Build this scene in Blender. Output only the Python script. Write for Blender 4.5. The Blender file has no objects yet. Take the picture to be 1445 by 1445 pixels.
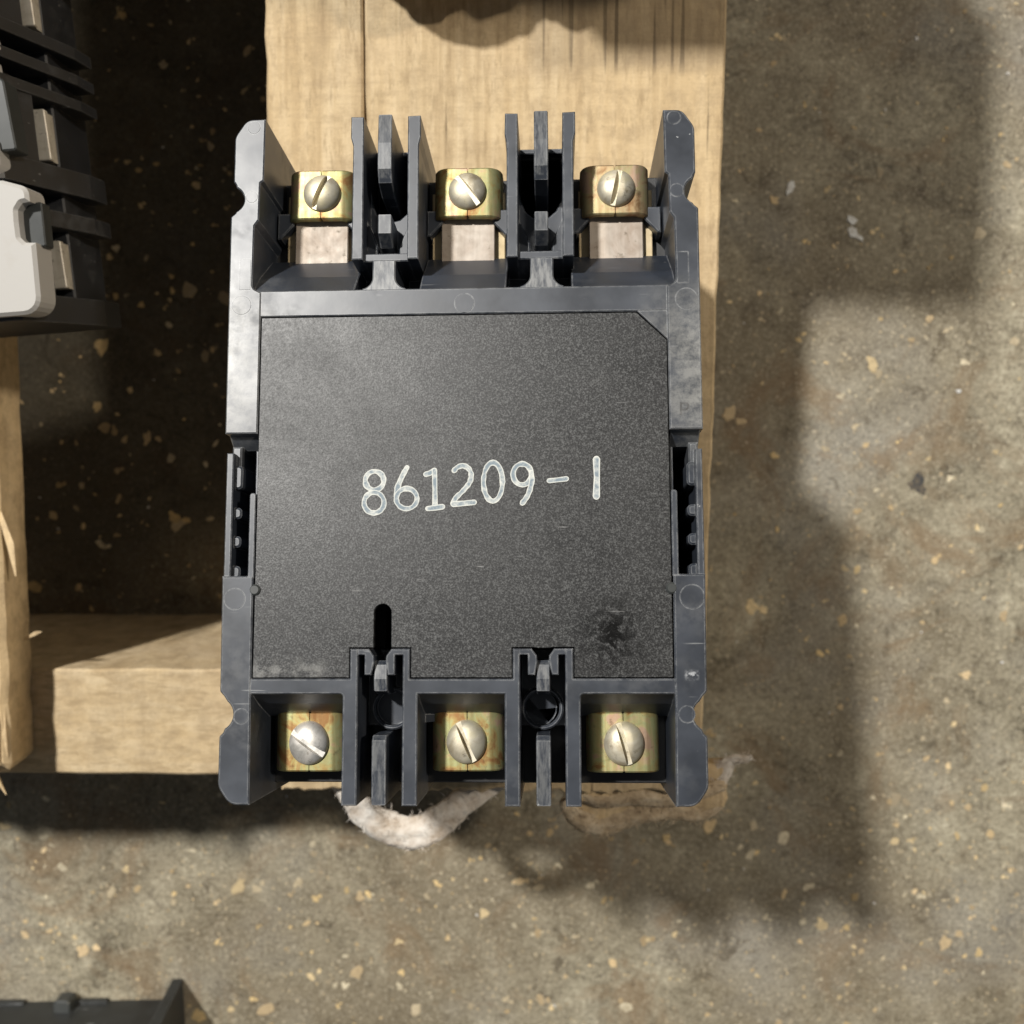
import bpy, bmesh, math, random
from mathutils import Vector, Matrix, noise
from mathutils.geometry import tessellate_polygon
MM = 0.001
random.seed(7)
scene = bpy.context.scene
COL = scene.collection

# ------------------------------------------------------------------ camera
cam_d = bpy.data.cameras.new('camera'); cam = bpy.data.objects.new('camera', cam_d); COL.objects.link(cam)
cam_d.sensor_width = 36.0; cam_d.lens = 36.0 * 1447 / 1445
cam_d.clip_start = 0.01; cam_d.clip_end = 60
R = Matrix(((0.9999278, -0.0013251, 0.0119461), (0.0, 0.9939047, 0.1102430), (-0.0120194, -0.1102351, 0.9938329)))
m4 = R.to_4x4(); m4.translation = Vector((0, 0, 0.4256)); cam.matrix_world = m4
cam_d.dof.use_dof = True; cam_d.dof.focus_distance = 0.232; cam_d.dof.aperture_fstop = 19.0
scene.camera = cam

# ------------------------------------------------------------------ light: two high lamps of the hall and its dim surround
w = bpy.data.worlds.new('World'); scene.world = w; w.use_nodes = True
bg = w.node_tree.nodes['Background']; bg.inputs[0].default_value = (0.90, 0.95, 1.0, 1); bg.inputs[1].default_value = 0.082

def lamp(name, direction, dist, size, power, color):
    d = bpy.data.lights.new(name, 'AREA'); d.shape = 'DISK'; d.size = size; d.energy = power; d.color = color
    o = bpy.data.objects.new(name, d); COL.objects.link(o)
    v = Vector(direction).normalized(); o.location = v * dist
    o.rotation_euler = (-v).to_track_quat('-Z', 'Y').to_euler()
    return o
lamp('hall_lamp', (-0.51, 0.63, 1), 6.0, 0.36, 455, (1.0, 0.97, 0.92))
lamp('hall_lamp', (0.90, 0.47, 1), 6.0, 0.40, 152, (1.0, 0.88, 0.72))
scene.view_settings.view_transform = 'Standard'; scene.view_settings.look = 'None'
scene.view_settings.exposure = 0.0; scene.view_settings.gamma = 1.0

# ------------------------------------------------------------------ helpers: objects
def link(name, mesh, parent=None):
    o = bpy.data.objects.new(name, mesh); COL.objects.link(o)
    if parent: o.parent = parent
    return o
def empty(name, mat=None):
    o = bpy.data.objects.new(name, None); COL.objects.link(o); o.empty_display_size = 0.01
    if mat is not None: o.matrix_world = mat
    return o
def tag(o, label, cat, group=None):
    o['label'] = label; o['category'] = cat
    if group: o['group'] = group
def build(name, bm, mats, parent=None, smooth=False):
    bmesh.ops.scale(bm, vec=(MM, MM, MM), verts=bm.verts)
    me = bpy.data.meshes.new(name); bm.to_mesh(me); bm.free()
    for m in (mats if isinstance(mats, (list, tuple)) else [mats]): me.materials.append(m)
    if smooth:
        for p in me.polygons: p.use_smooth = True
    return link(name, me, parent)

# ------------------------------------------------------------------ helpers: shapes (all in millimetres)
def area2(p): return sum(p[i][0]*p[(i+1) % len(p)][1]-p[(i+1) % len(p)][0]*p[i][1] for i in range(len(p)))
def ccw(p): return list(p) if area2(p) > 0 else list(reversed(p))
def inset(p, d):
    out = []; n = len(p)
    for i in range(n):
        a, b, c = Vector(p[i-1][:2]), Vector(p[i][:2]), Vector(p[(i+1) % n][:2])
        e1 = (b-a).normalized(); e2 = (c-b).normalized()
        n1 = Vector((-e1.y, e1.x)); n2 = Vector((-e2.y, e2.x))
        k = max(0.35, 1 + n1.dot(n2)); q = b + (n1+n2)*(d/k)
        out.append((q.x, q.y))
    return out
def rpoly(pts, seg=5):
    """pts: (x, y) or (x, y, radius); rounded corners"""
    out = []; n = len(pts)
    for i in range(n):
        r = pts[i][2] if len(pts[i]) > 2 else 0
        b = Vector(pts[i][:2])
        if r <= 0: out.append((b.x, b.y)); continue
        a = Vector(pts[i-1][:2]); c = Vector(pts[(i+1) % n][:2])
        u = (a-b).normalized(); v = (c-b).normalized()
        ang = u.angle(v); t = min(r/math.tan(ang/2), (a-b).length*.48, (c-b).length*.48); r = t*math.tan(ang/2)
        ce = b + (u+v).normalized()*(r/math.sin(ang/2))
        s = b+u*t-ce; e = b+v*t-ce
        a0 = math.atan2(s.y, s.x); da = math.atan2(e.y, e.x)-a0
        while da > math.pi: da -= 2*math.pi
        while da < -math.pi: da += 2*math.pi
        for k in range(seg+1):
            t_ = a0+da*k/seg; out.append((ce.x+r*math.cos(t_), ce.y+r*math.sin(t_)))
    return out
def circle(x, y, r, n=32): return [(x+r*math.cos(2*math.pi*k/n), y+r*math.sin(2*math.pi*k/n)) for k in range(n)]
def rect(x0, y0, x1, y1): return [(x0, y0), (x1, y0), (x1, y1), (x0, y1)]
def prism(bm, outline, z0, z1, b=0.25, holes=(), mi=0):
    outs = [(ccw(outline), 1)] + [(ccw(h), -1) for h in holes]
    tops, bots = [], []
    for p, s in outs:
        n = len(p); tp = inset(p, b*s) if b > 0 else p
        vb = [bm.verts.new((x, y, z0)) for x, y in p]
        vm = [bm.verts.new((x, y, z1-b)) for x, y in p] if b > 0 else None
        vt = [bm.verts.new((x, y, z1)) for x, y in tp]
        for i in range(n):
            j = (i+1) % n
            rings = [vb, vm, vt] if vm else [vb, vt]
            for a, c in zip(rings, rings[1:]):
                q = (a[i], a[j], c[j], c[i])
                f = bm.faces.new(q if s > 0 else q[::-1]); f.material_index = mi
        tops.append(vt); bots.append(vb)
    for rings, up in ((tops, True), (bots, False)):
        flat = [v for r in rings for v in r]
        for t in tessellate_polygon([[v.co.copy() for v in r] for r in rings]):
            vs = [flat[i] for i in t]
            if len(set(vs)) < 3: continue
            nz = (vs[1].co-vs[0].co).cross(vs[2].co-vs[0].co).z
            if (nz > 0) != up: vs.reverse()
            try: f = bm.faces.new(vs); f.material_index = mi
            except ValueError: pass
def xprism(bm, prof, x0, x1, mi=0, b=0.2):
    """profile in (y, z) pushed along x, both ends chamfered"""
    p = ccw(prof); pi = inset(p, b); rings = []
    for x, q in ((x0, pi), (x0+b, p), (x1-b, p), (x1, pi)):
        rings.append([bm.verts.new((x, y, z)) for y, z in q])
    n = len(p)
    for a, c in zip(rings, rings[1:]):
        for i in range(n):
            j = (i+1) % n; f = bm.faces.new((a[i], a[j], c[j], c[i])); f.material_index = mi
    for r, rev in ((rings[0], True), (rings[-1], False)):
        for t in tessellate_polygon([[Vector((v.co.y, v.co.z, 0)) for v in r]]):
            vs = [r[i] for i in t]
            n_ = (vs[1].co-vs[0].co).cross(vs[2].co-vs[0].co).x
            if (n_ > 0) == rev: vs.reverse()
            f = bm.faces.new(vs); f.material_index = mi
def mir(p): return [(-q[0],)+tuple(q[1:]) for q in p]
def stroke(bm, pts, wd, z, uv, closed=False, mi=0):
    """flat painted ribbon with round ends; u runs across"""
    P = [Vector(p) for p in pts]; n = len(P); L, Rr = [], []
    for i in range(n):
        a = P[i-1] if (i > 0 or closed) else P[i]; c = P[(i+1) % n] if (i < n-1 or closed) else P[i]
        t = (c-a).normalized(); nn = Vector((-t.y, t.x))*wd/2
        wob = 1+0.30*noise.noise((P[i].x*1.3, P[i].y*1.3, z))
        L.append(bm.verts.new((P[i].x+nn.x*wob, P[i].y+nn.y*wob, z))); Rr.append(bm.verts.new((P[i].x-nn.x*wob, P[i].y-nn.y*wob, z)))
    for i in range(n if closed else n-1):
        j = (i+1) % n; f = bm.faces.new((Rr[i], Rr[j], L[j], L[i])); f.material_index = mi
        for lp, u in zip(f.loops, (0, 0, 1, 1)): lp[uv].uv = (u, 0)
    if not closed:
        for (p, q, l, r) in ((P[0], P[1], L[0], Rr[0]), (P[-1], P[-2], L[-1], Rr[-1])):
            d = (p-q).normalized(); a0 = math.atan2(d.y, d.x)
            cv = bm.verts.new((p.x, p.y, z)); arc = [bm.verts.new((p.x+math.cos(a0+s)*wd/2, p.y+math.sin(a0+s)*wd/2, z)) for s in (-.95, -.45, 0, .45, .95)]
            first, last = (l, r) if (Vector((l.co.x, l.co.y))-Vector((arc[0].co.x, arc[0].co.y))).length < (Vector((r.co.x, r.co.y))-Vector((arc[0].co.x, arc[0].co.y))).length else (r, l)
            seq = [first]+arc+[last]
            for a, c in zip(seq, seq[1:]):
                f = bm.faces.new((cv, a, c)); f.material_index = mi
                for lp, u in zip(f.loops, (.5, 0, 0)): lp[uv].uv = (u, 0)

# ------------------------------------------------------------------ helpers: materials
def mat(name):
    m = bpy.data.materials.new(name); m.use_nodes = True
    nt = m.node_tree; return m, nt, nt.nodes['Principled BSDF']
class G:
    """tiny node-graph helper"""
    def __init__(s, nt): s.nt = nt
    def n(s, t, ins=None, **kw):
        x = s.nt.nodes.new(t)
        for k, v in kw.items(): setattr(x, k, v)
        for k, v in (ins or {}).items(): s.set(x.inputs[k], v)
        return x
    def set(s, inp, v):
        if isinstance(v, bpy.types.NodeSocket): s.nt.links.new(v, inp)
        else: inp.default_value = v
    def coord(s, scale=(1, 1, 1), rot=(0, 0, 0), loc=(0, 0, 0), src='Object'):
        tc = s.n('ShaderNodeTexCoord'); mp = s.n('ShaderNodeMapping', {'Vector': tc.outputs[src], 'Scale': scale, 'Rotation': rot, 'Location': loc})
        return mp.outputs[0]
    def noise(s, vec, scale, detail=3, rough=.55, dist=0): return s.n('ShaderNodeTexNoise', {'Vector': vec, 'Scale': scale, 'Detail': detail, 'Roughness': rough, 'Distortion': dist}).outputs[0]
    def ramp(s, f, stops):
        r = s.n('ShaderNodeValToRGB', {'Fac': f}); e = r.color_ramp.elements
        while len(e) < len(stops): e.new(0.5)
        for el, (p, c) in zip(e, stops):
            el.position = p; el.color = (c, c, c, 1) if isinstance(c, (int, float)) else (*c, 1)
        return r.outputs[0]
    def mix(s, f, a, b, mode='MIX'):
        x = s.n('ShaderNodeMix', data_type='RGBA', blend_type=mode)
        s.set(x.inputs[0], f)
        for i, v in ((6, a), (7, b)): s.set(x.inputs[i], v if isinstance(v, bpy.types.NodeSocket) else (*v, 1))
        return x.outputs[2]
    def math(s, op, a, b=0.0, clamp=False):
        x = s.n('ShaderNodeMath', operation=op, use_clamp=clamp); s.set(x.inputs[0], a); s.set(x.inputs[1], b); return x.outputs[0]
    def bump(s, h, strength, dist, normal=None):
        x = s.n('ShaderNodeBump', {'Height': h, 'Strength': strength, 'Distance': dist})
        if normal is not None: s.set(x.inputs['Normal'], normal)
        return x.outputs[0]
    def box(s, co, x0, x1, y0, y1, soft):
        """soft-edged rectangle mask in object space (metres)"""
        sp = s.n('ShaderNodeSeparateXYZ', {'Vector': co}); r = None
        for axis, a, b in (('X', x0, x1), ('Y', y0, y1)):
            for lo, hi, inv in ((a-soft, a+soft, 0), (b-soft, b+soft, 1)):
                q = s.n('ShaderNodeMapRange', {'Value': sp.outputs[axis], 'From Min': lo, 'From Max': hi, 'To Min': inv, 'To Max': 1-inv}).outputs[0]
                r = q if r is None else s.math('MULTIPLY', r, q)
        return r

def plastic(name, base, rough, wear=0.6, dusty=0.0):
    m, nt, p = mat(name); g = G(nt); co = g.coord()
    n1 = g.noise(co, 90, 4); n2 = g.noise(co, 900, 2); n3 = g.noise(co, 260, 3, .6)
    col = g.mix(g.ramp(n1, [(.35, 0), (.7, 1)]), [c*.80 for c in base], [c*1.35 for c in base])
    # chalky scuffing in patches
    sc = g.math('MULTIPLY', g.ramp(g.noise(co, 55, 3, .6), [(.52, 0), (.72, 1)]), g.ramp(n3, [(.42, 0), (.62, 1)]))
    col = g.mix(g.math('MULTIPLY', sc, .20), col, (.16, .165, .17))
    if dusty > 0:
        w1 = g.box(co, -.060, -.0445, .0065, .040, .008); w2 = g.box(co, .0445, .060, .004, .036, .007)
        dm = g.math('MULTIPLY', g.math('ADD', w1, w2, True), g.ramp(g.noise(co, 330, 5, .75), [(.36, .15), (.60, 1)]))
        col = g.mix(g.math('MULTIPLY', dm, dusty), col, (.27, .27, .258))
        sp = g.n('ShaderNodeSeparateXYZ', {'Vector': co}); ca = g.n('ShaderNodeCombineXYZ', {'X': g.math('ABSOLUTE', sp.outputs['X']), 'Y': sp.outputs['Y'], 'Z': sp.outputs['Z']}).outputs[0]
        up = g.math('MULTIPLY', g.n('ShaderNodeSeparateXYZ', {'Vector': g.n('ShaderNodeNewGeometry').outputs['Normal']}).outputs['Z'], 1.0, True)
        rv = g.coord((1.0, .22, 1), (0, 0, .35)); rs = g.ramp(g.noise(rv, 900, 4, .7), [(.40, 0), (.60, 1)])
        for bx, k in (((.0143, .0217, .0392, .0466), .6), ((.0160, .0196, .066, .082), .32), ((.0160, .0196, .0505, .0575), .25), ((.0158, .0194, -.051, -.044), .4), ((.0158, .0194, -.075, -.0595), .28)):
            mk_ = g.math('MULTIPLY', g.math('MULTIPLY', g.box(ca, *bx, .0002), rs), up)
            col = g.mix(g.math('MULTIPLY', mk_, k), col, (.32, .325, .32))
        nick = g.math('MULTIPLY', g.ramp(g.noise(co, 520, 3, .7), [(.71, 0), (.735, 1)]), g.ramp(g.noise(co, 60, 2), [(.5, 0), (.6, 1)]))
        col = g.mix(g.math('MULTIPLY', nick, .8), col, (.45, .46, .47))
        big = g.math('MULTIPLY', g.box(co, .0482, .0505, -.0474, -.0461, .0006), g.ramp(g.noise(co, 900, 4, .75), [(.46, 0), (.58, .8)]))
        col = g.mix(big, col, (.55, .57, .60))
    # scratches: thin, long, in three directions
    for a, s in ((.5, 1), (-.9, 2), (1.9, 3)):
        v = g.coord((35, 1100, 500), (0, 0, a), (s, s*2, 0))
        big = g.ramp(g.noise(co, 75+17*s, 2), [(.55, 0), (.62, 1)])
        l = g.ramp(g.noise(v, 1.0, 1), [(.735, 0), (.76, 1)])
        col = g.mix(g.math('MULTIPLY', g.math('MULTIPLY', l, big), .45), col, (.30, .31, .32))
    # rubbed edges
    be = g.n('ShaderNodeBevel', {'Radius': .00040}, samples=4); geo = g.n('ShaderNodeNewGeometry')
    dt = g.n('ShaderNodeVectorMath', {0: be.outputs[0], 1: geo.outputs['Normal']}, operation='DOT_PRODUCT').outputs['Value']
    ed = g.math('MULTIPLY', g.ramp(dt, [(.90, 1), (.995, 0)]), g.ramp(g.noise(co, 380, 5, .75), [(.38, .12), (.62, 1)]))
    col = g.mix(g.math('MULTIPLY', ed, wear), col, (.36, .37, .38))
    p.inputs['Specular IOR Level'].default_value = .65
    nt.links.new(col, p.inputs['Base Color'])
    r = g.math('ADD', g.math('MULTIPLY', n1, .22), rough-.1); r = g.math('ADD', r, g.math('MULTIPLY', sc, .15))
    nt.links.new(r, p.inputs['Roughness'])
    nt.links.new(g.bump(g.math('ADD', g.math('MULTIPLY', n3, .7), g.math('MULTIPLY', n2, .3)), .10, .00010), p.inputs['Normal'])
    return m
M_house = plastic('black_moulded_plastic', (.028, .034, .046), .37, .85, .75)
M_deep = plastic('black_plastic_body', (.010, .010, .011), .5, .15)
M_black = plastic('black_phenolic', (.011, .0125, .016), .5, .25)
M_case = plastic('dull_black_plastic', (.020, .022, .022), .55, .3)

def mk_panel():
    m, nt, p = mat('pressed_fibre_panel'); g = G(nt); co = g.coord()
    f1 = g.noise(co, 3000, 2, .6); f2 = g.noise(co, 1500, 3, .6); big = g.noise(co, 28, 4, .6)
    fl = g.ramp(g.math('ADD', g.math('MULTIPLY', f1, .6), g.math('MULTIPLY', f2, .4)), [(.43, (.002, .0022, .0027)), (.51, (.006, .0066, .0072)), (.64, (.060, .063, .064))])
    col = g.mix(g.ramp(big, [(.35, 0), (.7, .35)]), fl, (.015, .0155, .016))
    bl = g.math('MULTIPLY', g.box(co, .028, .038, -.044, -.032, .004), g.ramp(g.noise(co, 240, 4, .7, 1.5), [(.44, 0), (.52, 1)]))
    col = g.mix(g.math('MULTIPLY', bl, .9), col, (.006, .006, .006))                       # black smear
    hl = g.math('MULTIPLY', g.box(co, -.046, -.030, -.050, -.0440, .0015), g.ramp(g.noise(co, 300, 4, .7), [(.45, 0), (.6, 1)]))
    col = g.mix(g.math('MULTIPLY', hl, .45), col, (.25, .25, .24))                          # rubbed pale patch at the lower edge
    for a, s in ((.9, 4), (-.6, 5), (2.2, 8), (1.4, 11), (.25, 14)):
        v = g.coord((45, 1500, 500), (0, 0, a), (s, s*2, 0))
        l = g.math('MULTIPLY', g.ramp(g.noise(v, 1.0, 1), [(.75, 0), (.77, 1)]), g.ramp(g.noise(co, 70+11*s, 2), [(.58, 0), (.64, 1)]))
        col = g.mix(g.math('MULTIPLY', l, .5), col, (.30, .30, .30))
    nt.links.new(col, p.inputs['Base Color'])
    nt.links.new(g.math('ADD', g.math('ADD', g.math('MULTIPLY', f2, .22), g.math('MULTIPLY', g.noise(co, 40, 5, .75, .6), .34)), .165), p.inputs['Roughness'])
    nt.links.new(g.bump(g.math('ADD', f1, f2), .09, .00012), p.inputs['Normal'])
    nt.links.new(g.math('MULTIPLY', g.math('SUBTRACT', 1.0, g.math('MULTIPLY', bl, .9)), g.math('ADD', g.math('MULTIPLY', f1, .9), .15)), p.inputs['Specular IOR Level'])
    return m
M_panel = mk_panel()

def mk_ink():
    m, nt, p = mat('white_paint_marker'); g = G(nt); co = g.coord()
    uv = g.n('ShaderNodeUVMap').outputs[0]; u = g.n('ShaderNodeSeparateXYZ', {'Vector': uv}).outputs['X']
    e = g.math('ABSOLUTE', g.math('SUBTRACT', u, .5)); e = g.math('MULTIPLY', e, 2)
    thin = g.math('MULTIPLY', g.ramp(e, [(.45, 1), (.95, .1)]), g.ramp(g.noise(co, 500, 4, .7), [(.36, .25), (.58, 1.0)]))
    col = g.mix(thin, (.68, .69, .64), (.18, .23, .27))
    nt.links.new(col, p.inputs['Base Color']); p.inputs['Roughness'].default_value = .6
    nt.links.new(g.bump(g.noise(co, 1500, 2), .4, .0001), p.inputs['Normal'])
    return m
M_ink = mk_ink()

def metal(name, stops, rough, scale=160, bumps=.15, mtl=.7, tint=True):
    m, nt, p = mat(name); g = G(nt); co = g.coord(); 
    oi = g.n('ShaderNodeObjectInfo'); v = g.n('ShaderNodeVectorMath', {0: co, 1: oi.outputs['Location']}, operation='ADD').outputs[0]
    n1 = g.noise(v, scale, 4, .6, .6)
    col = g.ramp(n1, stops)
    st = g.ramp(g.noise(g.coord((420, 30, 100)), 1, 3, .6), [(.3, (.62, .50, .40)), (.5, (1, 1, 1)), (.72, (.95, .82, .74))] if tint else [(.3, (.80, .79, .77)), (.6, (1, 1, 1))])
    col = g.mix(1.0, col, st, 'MULTIPLY'); col = g.mix(1.0, col, (.86, .84, .82), 'MULTIPLY')
    dirt = g.ramp(g.noise(v, 420, 4, .7), [(.60, 0), (.72, .6)])
    col = g.mix(dirt, col, (.10, .075, .04))
    nt.links.new(col, p.inputs['Base Color']); p.inputs['Metallic'].default_value = mtl
    nt.links.new(g.math('ADD', g.math('MULTIPLY', g.noise(v, 500, 3), .28), rough-.1), p.inputs['Roughness'])
    nt.links.new(g.bump(g.noise(v, 1300, 3), bumps, .0001), p.inputs['Normal'])
    return m
M_zinc = metal('yellow_zinc_plating', [(.37, (.38, .22, .09)), (.44, (.50, .42, .18)), (.50, (.46, .49, .25)), (.56, (.55, .50, .26)), (.62, (.58, .42, .30))], .48)
M_zincb = metal('browned_zinc_plating', [(.38, (.32, .20, .10)), (.46, (.54, .42, .25)), (.54, (.52, .48, .27)), (.62, (.60, .44, .32))], .48)
M_screw = metal('zinc_screw', [(.30, (.62, .55, .40)), (.5, (.86, .82, .68)), (.7, (.90, .84, .60))], .50, 220, .22, .6, False)
M_screws = metal('silver_screw', [(.30, (.50, .50, .48)), (.5, (.86, .85, .82)), (.7, (.92, .90, .86))], .48, 220, .22, .6, False)
M_strap = metal('tinned_copper', [(.36, (.48, .40, .33)), (.5, (.59, .52, .45)), (.62, (.66, .60, .53))], .6, 120, .1, .4, False)
M_bronze = metal('pale_bronze', [(.3, (.60, .48, .28)), (.5, (.72, .60, .38)), (.7, (.74, .62, .42))], .6, 120, .1, .4, False)
M_steel = metal('bright_lug', [(.3, (.70, .66, .56)), (.5, (.88, .85, .76)), (.7, (.95, .92, .84))], .42, 200, .15, .5, False)

def wood(name, along='Y', tone=1.0, shade_and_cracks=0.0, soft=.055):
    m, nt, p = mat(name); g = G(nt)
    k = (1, soft, .3) if along == 'Y' else (soft, 1, .3)
    kc = (.08, 1, .3) if along == 'Y' else (1, .08, .3)
    gv = g.coord(k); cv = g.coord(kc); co = g.coord()
    gr = g.noise(gv, 260, 5, .6, .4); br = g.noise(gv, 45, 3, .5, .3); saw = g.noise(cv if along == 'Y' else g.coord((1, .10, .3), (0, 0, .55)), 300, 4, .6); blot = g.noise(co, 22, 4, .6); fine = g.noise(co, 1100, 3, .7)
    t = tone
    col = g.ramp(gr, [(.36, (.45*t, .335*t, .195*t)), (.49, (.575*t, .445*t, .27*t)), (.63, (.65*t, .52*t, .335*t))])
    col = g.mix(g.ramp(br, [(.38, .0), (.62, .45)]), col, (.64*t, .475*t, .265*t))
    col = g.mix(g.ramp(saw, [(.50, 0), (.70, .28)]), col, (.40*t, .30*t, .19*t))
    col = g.mix(g.ramp(blot, [(.50, 0), (.75, .4)]), col, (.46*t, .36*t, .25*t))
    dash = g.noise(g.coord((1, .22, .3) if along == 'Y' else (.22, 1, .3)), 520, 4, .7); col = g.mix(g.ramp(dash, [(.52, 0), (.68, .5)]), col, (.27*t, .19*t, .105*t))
    crk = g.math('MULTIPLY', g.ramp(g.noise(g.coord((1, .03, .3) if along == 'Y' else (.03, 1, .3), loc=(.3, .1, 0)), 330, 2, .5), [(.70, 0), (.745, 1)]), g.ramp(g.noise(co, 30, 2), [(.50, 0), (.60, 1)]))
    col = g.mix(g.math('MULTIPLY', crk, .75), col, (.06, .04, .025))
    spk = g.ramp(g.noise(co, 620, 4, .75), [(.64, 0), (.74, .6)])
    col = g.mix(spk, col, (.20, .15, .09))
    fl2 = g.noise(co, 140, 5, .75); col = g.mix(g.ramp(fl2, [(.44, 0), (.64, .55)]), col, (.37*t, .275*t, .165*t))
    if shade_and_cracks > 0:      # shadow tone painted into the end of the board, with dark checks
        wm = g.math('MULTIPLY', g.box(co, .052, .125, .098, .300, .0022), g.ramp(g.noise(gv, 200, 4, .7), [(.2, .45), (.6, 1)]))
        col = g.mix(g.math('MULTIPLY', wm, shade_and_cracks), col, (.215, .165, .11))
        ck = g.math('MULTIPLY', wm, g.ramp(g.noise(g.coord((1, .02, .3), loc=(.7, 0, 0)), 460, 1, .4), [(.63, 0), (.655, 1)]))
        col = g.mix(g.math('MULTIPLY', ck, .6), col, (.04, .03, .02))
    nt.links.new(col, p.inputs['Base Color']); p.inputs['Roughness'].default_value = .78; p.inputs['Specular IOR Level'].default_value = .25
    h = g.math('ADD', g.math('MULTIPLY', gr, .6), g.math('ADD', g.math('MULTIPLY', saw, .5), g.math('MULTIPLY', fine, .35)))
    h = g.math('SUBTRACT', h, g.math('MULTIPLY', crk, .6))
    nt.links.new(g.bump(h, .55, .0008), p.inputs['Normal'])
    return m
M_board = wood('rough_pine', 'Y', 1.0, .45)
M_string = wood('sawn_pine_stringer', 'X', 1.08, 0, .4)
M_board2 = wood('sawn_pine_board', 'Y', 1.05)

def mk_fibre():
    m, nt, p = mat('torn_wood_fibre'); g = G(nt); co = g.coord()
    n1 = g.noise(co, 160, 5, .7); n2 = g.noise(co, 600, 3, .7)
    col = g.ramp(n1, [(.3, (.42, .34, .26)), (.48, (.62, .56, .49)), (.65, (.74, .70, .64))])
    nt.links.new(col, p.inputs['Base Color']); p.inputs['Roughness'].default_value = .9
    nt.links.new(g.bump(g.math('ADD', n1, n2), .6, .0008), p.inputs['Normal'])
    return m
M_fibre = mk_fibre()
M_fibre_tan = M_fibre.copy(); M_fibre_tan.name = 'tan_wood_fibre'
for n_ in M_fibre_tan.node_tree.nodes:
    if n_.type == 'VALTORGB':
        for el, c in zip(n_.color_ramp.elements, ((.26, .19, .12), (.46, .36, .24), (.62, .52, .38))): el.color = (*c, 1)

def mk_floor():
    m, nt, p = mat('worn_concrete'); g = G(nt); co = g.coord()
    big = g.noise(co, 7, 5, .6, .4); mid = g.noise(co, 42, 5, .65, .5); fine = g.noise(co, 330, 4, .7); gr = g.noise(co, 1100, 2, .6)
    s = g.math('ADD', g.math('MULTIPLY', mid, .55), g.math('MULTIPLY', fine, .45))
    col = g.ramp(s, [(.36, (.085, .074, .051)), (.46, (.235, .210, .150)), (.56, (.345, .313, .230)), (.66, (.52, .48, .365))])
    col = g.mix(g.ramp(big, [(.40, .60), (.58, 0)]), col, (.165, .132, .086))
    gyb = g.ramp(g.noise(co, 11, 4, .6), [(.5, 0), (.7, .5)])
    col = g.mix(gyb, col, (.27, .265, .245))
    vo = g.n('ShaderNodeTexVoronoi', {'Vector': co, 'Scale': 330, 'Randomness': 1.0}); 
    sp = g.math('MULTIPLY', g.ramp(vo.outputs['Distance'], [(.16, 1), (.30, 0)]), g.ramp(g.n('ShaderNodeSeparateColor', {'Color': vo.outputs['Color']}).outputs[0], [(.74, 0), (.80, 1)]))
    col = g.mix(g.math('MULTIPLY', sp, .55), col, (.56, .46, .30))
    dk = g.ramp(g.noise(co, 75, 4, .7, 1.0), [(.58, 0), (.70, .75)])
    col = g.mix(dk, col, (.075, .058, .038))
    gk = g.noise(co, 700, 3, .8); col = g.mix(g.ramp(gk, [(.50, 0), (.66, .55)]), col, (.10, .085, .06)); col = g.mix(g.ramp(gk, [(.32, .5), (.46, 0)]), col, (.50, .46, .37))
    br = g.ramp(g.noise(co, 16, 5, .7, 1.2), [(.54, 0), (.66, .55)]); col = g.mix(br, col, (.20, .135, .075))
    v2 = g.n('ShaderNodeTexVoronoi', {'Vector': g.n('ShaderNodeVectorMath', {0: co, 1: g.n('ShaderNodeVectorMath', {0: g.n('ShaderNodeTexNoise', {'Vector': co, 'Scale': 400.0}).outputs['Color'], 'Scale': .004}, operation='SCALE').outputs[0]}, operation='ADD').outputs[0], 'Scale': 620.0})
    s2 = g.math('MULTIPLY', g.ramp(v2.outputs['Distance'], [(.20, 1), (.36, 0)]), g.ramp(g.n('ShaderNodeSeparateColor', {'Color': v2.outputs['Color']}).outputs[1], [(.70, 0), (.78, 1)]))
    col = g.mix(g.math('MULTIPLY', s2, .5), col, (.60, .53, .40))
    s3 = g.math('MULTIPLY', g.ramp(v2.outputs['Distance'], [(.2, 1), (.4, 0)]), g.ramp(g.n('ShaderNodeSeparateColor', {'Color': v2.outputs['Color']}).outputs[0], [(.80, 0), (.88, 1)]))
    col = g.mix(g.math('MULTIPLY', s3, .55), col, (.07, .06, .045))
    # ground colour darkened between the two boards, uneven edge
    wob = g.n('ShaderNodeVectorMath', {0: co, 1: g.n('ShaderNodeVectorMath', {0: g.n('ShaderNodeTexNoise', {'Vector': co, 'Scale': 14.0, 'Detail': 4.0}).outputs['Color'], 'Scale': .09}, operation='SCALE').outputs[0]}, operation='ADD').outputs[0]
    dark_ground = g.math('MULTIPLY', g.box(wob, -.30, -.02, -.035, .40, .03), .72)
    col = g.mix(dark_ground, col, (.028, .026, .021))
    nt.links.new(col, p.inputs['Base Color'])
    nt.links.new(g.math('ADD', g.math('MULTIPLY', mid, .3), .5), p.inputs['Roughness']); p.inputs['Specular IOR Level'].default_value = .3
    nt.links.new(g.bump(g.math('ADD', g.math('MULTIPLY', fine, .7), g.math('MULTIPLY', gr, .3)), .5, .0008), p.inputs['Normal'])
    return m
M_floor = mk_floor()
def mk_chip():
    m, nt, p = mat('pale_aggregate'); g = G(nt); a = g.n('ShaderNodeVertexColor', layer_name='tint').outputs[0]
    n1 = g.noise(g.coord(), 500, 3, .7)
    col = g.mix(g.ramp(n1, [(.35, .45), (.6, 0)]), a, (.26, .20, .12))
    nt.links.new(col, p.inputs['Base Color']); p.inputs['Roughness'].default_value = .7
    return m
M_chip = mk_chip()
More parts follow.
